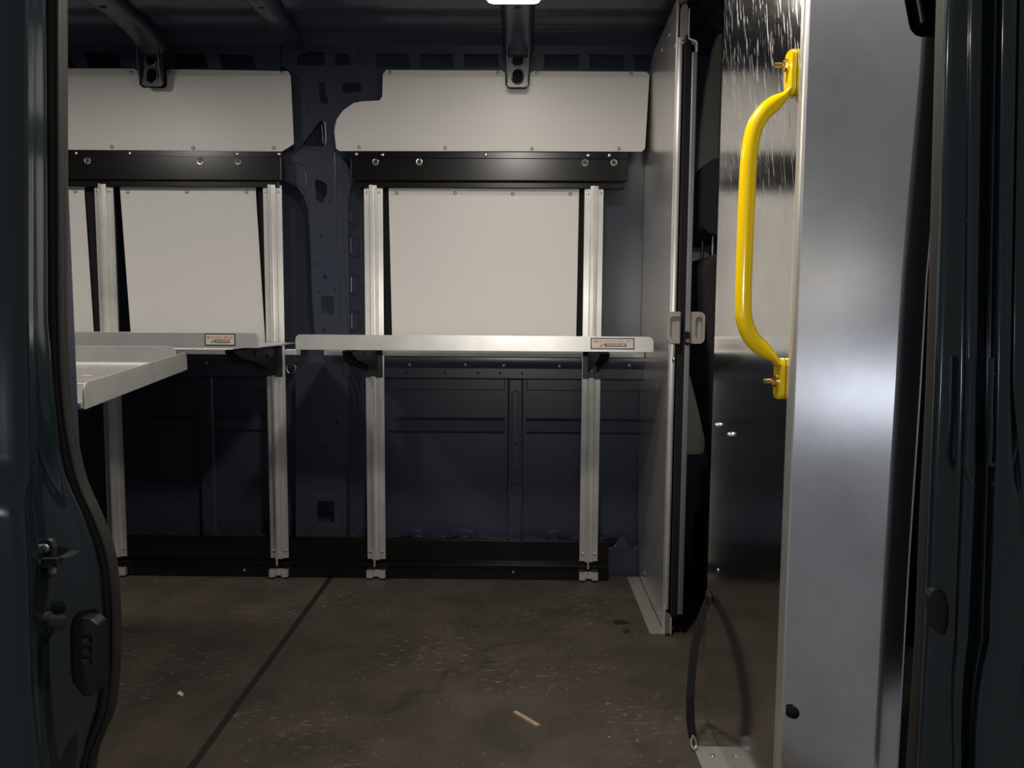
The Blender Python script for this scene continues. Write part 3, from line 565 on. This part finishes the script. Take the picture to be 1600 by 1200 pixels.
# bent hanger plate and roller at the top
MB().plate([(.4635, 1.835), (.466, 1.835), (.466, 1.755), (.4855, 1.748), (.490, 1.742), (.490, 1.70), (.4875, 1.70), (.4875, 1.740), (.4635, 1.752)], [], 'Y', 2.268, 2.29).build('hanger_plate', 'extr', o)
MB().plate(rrect(.444, .461, 1.752, 1.848, .007, 4), [], 'Y', 2.272, 2.30).build('roller_block', 'dullscrew', o, bevel=.002)
MB().cyl((.4525, 2.271, 1.745), (0, -1, 0), .006, .006, 12).build('roller_bolt', 'zinc', o)
for x0, x1, cor in ((.418, .456, 'ad'), (.4905, .527, 'bc')):
    q = MB(); q.plate(rrect(x0, x1, .890, .982, .016, 6, cor), [rrect(x0 + .009, x1 - (.0005 if cor == 'ad' else .008), .905, .968, .010, 5, 'ad' if cor == 'ad' else 'abcd')], 'Y', 2.240, 2.262)
    h_ = q.build('pull_handle', 'greyplastic', o, bevel=.003)
    MB().box(x0 + .004, x1 - .0005, 2.255, 2.262, .895, .975).build('recess', 'greyplastic', h_)
MB().plate(rrect(.474, .487, .885, .925, .004, 3), [], 'Y', 2.258, 2.263).build('latch_slot', 'dark', o)
MB().cyl((.480, 2.258, .898), (0, -1, 0), .006, .010, 10).build('latch_pin', 'zinc', o)

# track over the doorway
o = thing('partition_track', 'aluminium track running under the roof above the partition doorway', 'track', (.46, 2.0, 1.86))
MB().plate([(.443, 1.862), (.463, 1.862), (.463, 1.925), (.443, 1.925)], [], 'Y', 1.30, 2.31).build('track_body', 'extr', o)
MB().box(.4415, .443, 1.30, 2.31, 1.862, 1.925).build('tape', 'olive', o)
MB().box(.463, .50, 1.30, 2.31, 1.866, 1.90).build('track_flange', 'bracket', o)

# near bent panel
o = thing('partition_panel', 'large bent aluminium partition panel carrying the yellow grab handle', 'partition', (.5, 1.5, 0), 'partition panels')
MB().box(.450, .453, 1.305, 1.815, .003, 1.93).build('side_sheet', 'sheet', o)
# the front sheet turns 35 degrees out of the side sheet towards the door pillar
CO = Vector((.4535, 1.2905, 0)); DR = Vector((math.cos(R(35)), -math.sin(R(35)), 0)); NR = Vector((-math.sin(R(35)), -math.cos(R(35)), 0))
def skew(b):
    b.v = [tuple(CO + DR * p[0] - NR * p[1] + Vector((0, 0, p[2]))) for p in b.v]; return b
fold = [(0.1502, 0.2475), (0.1508, 0.5574), (0.1545, 0.8644), (0.1549, 1.032), (0.1658, 1.3255)]
fold = [(fold[0][0], .003)] + fold
hole = [(0.0182, 0.2904)][0]
skew(MB().plate([(.004, .003)] + fold + [(0.1665, 1.3826), (0.1577, 1.3871), (0.1513, 1.3958), (0.1483, 1.4047), (0.1406, 1.4415)] + [(.150, 1.93), (.004, 1.93)], [circ(hole[0], hole[1], .0133, 24)], 'Y', 0, .003)).build('front_sheet', 'front', o)
c_ = [(.4499, 1.309), (.4499, 1.302), (.4508, 1.2965), (.4530, 1.2917), (.4565, 1.2885), (.4600, 1.2860)]
MB().loft([[(x, y, z) for x, y in c_] for z in (.003, 1.93)]).build('rolled_corner', 'corner', o, True, angle=80)
fw = [CO + DR * p[0] + Vector((0, 0, p[1])) for p in fold + [[(0.1665, 1.3826)][0]]]
RD = Vector((.99, .12, 0))
MB().loft([[p, p + DR * .003 + RD * .002, p + DR * .004 + RD * .006, p + DR * .004 + RD * .036] for p in fw]).build('edge_return', 'front', o, True, angle=80)
MB().loft([[p + DR * .004 + RD * .036, p + DR * .004 + RD * .0375 + Vector((0, -.002, 0)), p + DR * .004 + RD * .0395 + Vector((0, -.001, 0)), p + DR * .004 + RD * .040 + Vector((0, .006, 0))] for p in fw]).build('rolled_edge', 'front', o, True, angle=80)
skew(MB().box(.01, .10, .03, .033, .283, .5)).build('inner_stiffener', 'shelf', o)
MB().box(.392, .451, 1.30, 1.665, .0, .004).build('floor_flange', 'deck', o, bevel=.001)
heads(o, 'rivet', 'zinc', [(.425, 1.625, .004), (.425, 1.45, .004)], .006, (0, 0, 1))
heads(o, 'bolt', 'zinc', [(.450, p[0], p[1]) for p in [(1.7535, 0.7212), (1.6445, 0.7159)]], .0055, (-1, 0, 0), .010)
heads(o, 'rivet', 'zinc', [(.450, p[0], p[1]) for p in [(1.7205, 0.3919)]], .004, (-1, 0, 0))

# conduit behind the cutout of the near panel
p = [(0.585, 1.4826), (0.5926, 1.4455), (0.6022, 1.4101)]
o = thing('ribbed_conduit', 'ribbed metal conduit showing in the top cutout of the bent partition panel', 'conduit', (p[2][0], 1.22, p[2][1]))
b = MB()
p0, p1 = Vector((p[0][0], 1.22, p[0][1])), Vector((p[2][0], 1.22, p[2][1]))
N = 56; b.tube([p0.lerp(p1, i / N) for i in range(N + 1)], [.0062 if i % 2 else .0046 for i in range(N + 1)], 10); b.build('sleeve', 'zinc', o, True, angle=80)
MB().box(.56, .72, 1.27, 1.274, 1.33, 1.95).build('void_shade_plate', 'foam', o)  # added black sheet standing for the unlit void behind the cutout

# ------------------------------------------------------------------ yellow grab handle
o = thing('grab_handle', 'bright yellow tubular grab handle bolted to the partition edge', 'grab handle', (.44, 1.34, .83))
y = 1.338
bar = [(.4405, y, 1.345), (.434, y, 1.335), (.420, y, 1.324), (.404, y, 1.310), (.389, y, 1.285), (.3815, y, 1.245), (.3795, y, 1.19), (.3785, y, 1.07), (.379, y, .985), (.384, y, .955), (.396, y, .930), (.415, y, .912), (.432, y, .898), (.4405, y, .886)]
sp_ = spline(bar, 6); L_ = len(sp_)
rows = []
for i, c in enumerate(sp_):
    t = (sp_[min(i + 1, L_ - 1)] - sp_[max(i - 1, 0)]).normalized(); nx = Vector((0, 1, 0)).cross(t).normalized()
    e_ = min(i, L_ - 1 - i) / 14; k = min(1, e_) ; fl_ = .0045 + (.0142 - .0045) * (k * k * (3 - 2 * k)); wd = .019 + (.0142 - .019) * k
    rows.append([c + nx * math.cos(a) * fl_ + Vector((0, 1, 0)) * math.sin(a) * wd for a in [2 * math.pi * q / 20 for q in range(20)]])
MB().loft(rows, True).build('bar', 'yellow', o, True, angle=80)
for z0, z1, zb in ((1.335, 1.410, 1.388), (.826, .897, .856)):
    q = MB().plate(rrect(y - .019, y + .019, z0, z1, .012, 6), [], 'X', .4415, .4495).build('end_plate', 'yellow', o, bevel=.002)
    MB().cyl((.4415, y + .004, zb), (-1, 0, 0), .0105, .003, 16).build('washer', 'gold', q, True)
    MB().cyl((.4385, y + .004, zb), (-1, 0, 0), .0078, .006, 6).build('nut', 'gold', q)
    MB().cyl((.4325, y + .004, zb), (-1, 0, 0), .0046, .013, 12).build('stud', 'gold', q, True)

# ------------------------------------------------------------------ strap
q = [(.449, 1.775, .312), (.438, 1.765, .296), (.420, 1.745, .262), (.404, 1.722, .215), (.393, 1.70, .160), (.388, 1.685, .11), (.387, 1.675, .06), (.392, 1.668, .022)]
o = thing('pull_strap', 'black webbing strap looping from the bent partition down to the floor', 'strap', (.392, 1.668, .005))
b = MB(); rows = []
for i, c in enumerate(spline(q, 5)):
    wd = .0105; tw = Vector((.96, .28, 0)); rows.append([c - tw * wd + Vector((0, .003, 0)), c + tw * wd + Vector((0, .003, 0)), c + tw * wd - Vector((.001, .001, 0)), c - tw * wd - Vector((.001, .001, 0))])
b.loft(rows, True); b.build('webbing', 'ink', o, bevel=.001)
MB().box(.440, .4495, 1.76, 1.795, .296, .318).build('anchor', 'rubber', o, bevel=.003)
MB().tube(spline([(.390, 1.664, .030), (.384, 1.655, .018), (.388, 1.645, .008), (.396, 1.652, .014), (.392, 1.664, .028)], 5), .002, 8).build('hook', 'zinc', o, True)

# ------------------------------------------------------------------ ceiling lamps
for lx, y0, y1, lab, pw in ((-.033, 2.15, 2.35, 'lit dome lamp on the roof bow over the white panel with the quarter-round cutout', .9), (-.033, 1.20, 1.40, 'lit dome lamp on the roof bow near the door opening', 12.8), (-1.60, 1.62, 1.82, 'lit dome lamp on the roof above the near tray', 10)):
    o = thing('ceiling_lamp', lab, 'lamp', (lx, (y0 + y1) / 2, 1.895), 'dome lamps')
    MB().plate(rrect(lx - .085, lx + .085, y0, y1, .02, 5), [], 'Z', 1.884, 1.896).build('housing', 'greyplastic', o, bevel=.003)
    MB().plate(rrect(lx - .075, lx + .075, y0 + .01, y1 - .01, .02, 5), [], 'Z', 1.874, 1.884).build('lens', 'lens', o, bevel=.004)
    la = lamp('dome_lamp_light', 'AREA', (lx, (y0 + y1) / 2, 1.871), pw, (1, .945, .87), .13, None, size_y=.16)

# ------------------------------------------------------------------ cab beyond the doorway
o = thing('driver_seat', 'black driver seat with headrest glimpsed through the partition doorway', 'seat', (.72, 2.40, 0))
MB().plate([(.535, .90), (.60, .66), (.66, .42), (.80, .42), (.70, .75), (.66, 1.10), (.62, 1.150), (.545, 1.150), (.515, 1.12)], [], 'Y', 2.22, 2.64).build('backrest', 'fabric', o, bevel=.03, seg=3)
MB().plate(rrect(.515, .615, 1.205, 1.42, .04, 5), [], 'Y', 2.26, 2.56).build('headrest', 'fabric', o, bevel=.025, seg=3)
MB().box(.62, 1.15, 2.20, 2.66, .30, .46).build('cushion', 'fabric', o, bevel=.03, seg=3)
MB().box(.60, 1.15, 2.22, 2.64, .0, .30).build('seat_base', 'plasticblack', o, bevel=.01)
for yy, xx in ((2.315, .561), (2.465, .565)):
    q = MB().cyl((xx, yy, 1.14), (0, 0, 1), .0045, .09, 10).build('headrest_post', 'zinc', o, True)
    for z in (1.160, 1.171, 1.182): MB().cyl((xx, yy, z), (0, 0, 1), .0062, .004, 10).build('notch_ring', 'zinc', q, True)
MB().plate([(.50, .47), (.66, .47), (.67, .80), (.66, 1.20), (.50, 1.20)], [], 'Y', 2.74, 2.78).build('trim_2', 'greytrim', None, bevel=.02)
tag(bpy.data.objects['trim_2'], 'pale grey trim on the cab side wall behind the driver seat', 'trim', kind='structure')
MB().plate([(0.6027, 1.4293), (0.6091, 1.6057), (0.6227, 1.7584), (0.6457, 1.8881), (0.6703, 1.9568), (0.7537, 1.974), (0.7713, 1.43)], [], 'Y', 2.74, 2.78).build('trim_3', 'greytrim', None, bevel=.02)
tag(bpy.data.objects['trim_3'], 'grey curved upper pillar trim in the cab', 'trim', kind='structure')

# ------------------------------------------------------------------ fittings on the left door pillar
p = [(-0.6173, 0.6721), (-0.589, 0.6724), (-0.6076, 0.6663), (-0.6091, 0.6341), (-0.5984, 0.6503)]
o = thing('door_latch_bracket', 'steel latch bracket with two bolts on the door pillar', 'latch', (p[2][0], .965, p[3][1]))
c = p[2]; d = p[3]
MB().plate([(-0.619, 0.6535), (-0.6183, 0.6687), (-0.6138, 0.6755), (-0.6054, 0.679), (-0.5989, 0.6756), (-0.5968, 0.6672), (-0.5981, 0.6554), (-0.6036, 0.6452)], [], 'Y', .955, .966).build('upper_ear', 'bracket', o, bevel=.003)
MB().plate([(-0.6188, 0.6399), (-0.6053, 0.6451), (-0.5971, 0.6401), (-0.5984, 0.6316), (-0.6045, 0.6248), (-0.6097, 0.6222), (-0.6093, 0.629), (-0.6194, 0.6289)], [], 'Y', .955, .966).build('lower_ear', 'bracket', o, bevel=.003)
a0 = [(-0.6128, 0.6533), (-0.5905, 0.6536), (-0.5655, 0.6606), (-0.5786, 0.6621), (-0.5908, 0.6469), (-0.6132, 0.6449)]
MB().plate(a0, [], 'Y', .935, .965).build('wedge', 'bracket', o, bevel=.003)
MB().plate([(-0.5968, 0.6607), (-0.5767, 0.6609), (-0.577, 0.6535), (-0.5971, 0.6541)], [], 'Y', .928, .936).build('mouth', 'dark', o)
heads(o, 'bolt', 'dullscrew', [(c[0], .955, c[1]), ([(-0.5995, 0.6375)][0][0], .955, [(-0.5995, 0.6375)][0][1])], .006)
MB().plate([(-0.6194, 0.628), (-0.6094, 0.6281), (-0.6125, 0.5794), (-0.62, 0.5793)], [], 'Y', .952, .96).build('slot', 'dark', o)
p = [(-0.6155, 0.5827), (-0.6026, 0.5744), (-0.5822, 0.5696), (-0.6105, 0.5472)]
o = thing('door_stop', 'black rubber door stop bolt below the latch bracket', 'door stop', (p[1][0], .955, p[3][1]))
MB().plate([(-0.6189, 0.581), (-0.612, 0.5861), (-0.604, 0.5812), (-0.6011, 0.5711), (-0.6035, 0.5558), (-0.609, 0.5438), (-0.6174, 0.542), (-0.6182, 0.5598)], [], 'Y', .935, .965).build('bracket', 'plasticblack', o, bevel=.004)
MB().tube([(q[0], .94, q[1]) for q in [(-0.608, 0.5734), (-0.5948, 0.576)]], .006, 10).tube([(q[0], .94, q[1]) for q in [(-0.5948, 0.576), (-0.5752, 0.5746)]], .0085, 12).build('buffer', 'rubber', o, True, angle=40)
heads(o, 'bolt', 'bracket', [(p[3][0], .935, p[3][1])], .006)
o = thing('contact_plate', 'black oblong contact plate with three square pads low on the door pillar', 'contact plate', ([(-0.5726, 0.5128)][0][0], .975, [(-0.5748, 0.4597)][0][1]))
out = [(-0.5867, 0.5541), (-0.5811, 0.5663), (-0.5708, 0.5699), (-0.559, 0.5683), (-0.5508, 0.5615), (-0.5497, 0.5459), (-0.5522, 0.4846), (-0.5544, 0.4705), (-0.5633, 0.4633), (-0.5735, 0.4632), (-0.5833, 0.4754), (-0.5876, 0.4929)]
MB().plate(out, [], 'Y', .966, .99).build('plate', 'ink', o, bevel=.004)
for y0, y1 in ((996, 1008), (1013, 1025), (1029, 1041)):
    q0 = {(996, 1008): (-0.5719, 0.5459, -0.5598, 0.5358), (1013, 1025): (-0.5725, 0.5313, -0.5604, 0.5211), (1029, 1041): (-0.5731, 0.5175, -0.561, 0.5073)}[(y0, y1)]
    MB().box(q0[0], q0[2], .962, .970, q0[3], q0[1]).build('pad', 'plasticblack', o, bevel=.002)

# ------------------------------------------------------------------ litter on the floor
o = MB().plate([(.040, 1.742), (.050, 1.748), (-.008, 1.812), (-.016, 1.806)], [], 'Z', 0, .004).build('wood_splinter', 'wood')
o.rotation_euler = (0, 0, 0); tag(o, 'thin pale wood splinter lying on the worn floor', 'splinter')
o = MB().plate([(-0.8743, 1.8776), (-0.8705, 1.8911), (-0.8551, 1.8747), (-0.8572, 1.8647), (-0.8649, 1.8711)], [], 'Z', 0, .003).build('paper_scrap', 'paper'); tag(o, 'tiny white paper scrap on the floor between the seam and the door pillar', 'scrap')
o = MB().plate([(0.2962, 2.3896), (0.3262, 2.4009), (0.3493, 2.3757), (0.327, 2.3597), (0.3007, 2.3589)], [], 'Z', 0, .0008).build('oil_spot', M['rubber']); tag(o, 'long dark oil spot on the floor beside the partition flange', 'stain')
o = MB().plate([(0.3145, 2.3097), (0.333, 2.3298), (0.3416, 2.3056), (0.3238, 2.2906)], [], 'Z', 0, .0008).build('oil_spot', M['rubber']); tag(o, 'small round dark oil spot on the floor beside the partition flange', 'stain')
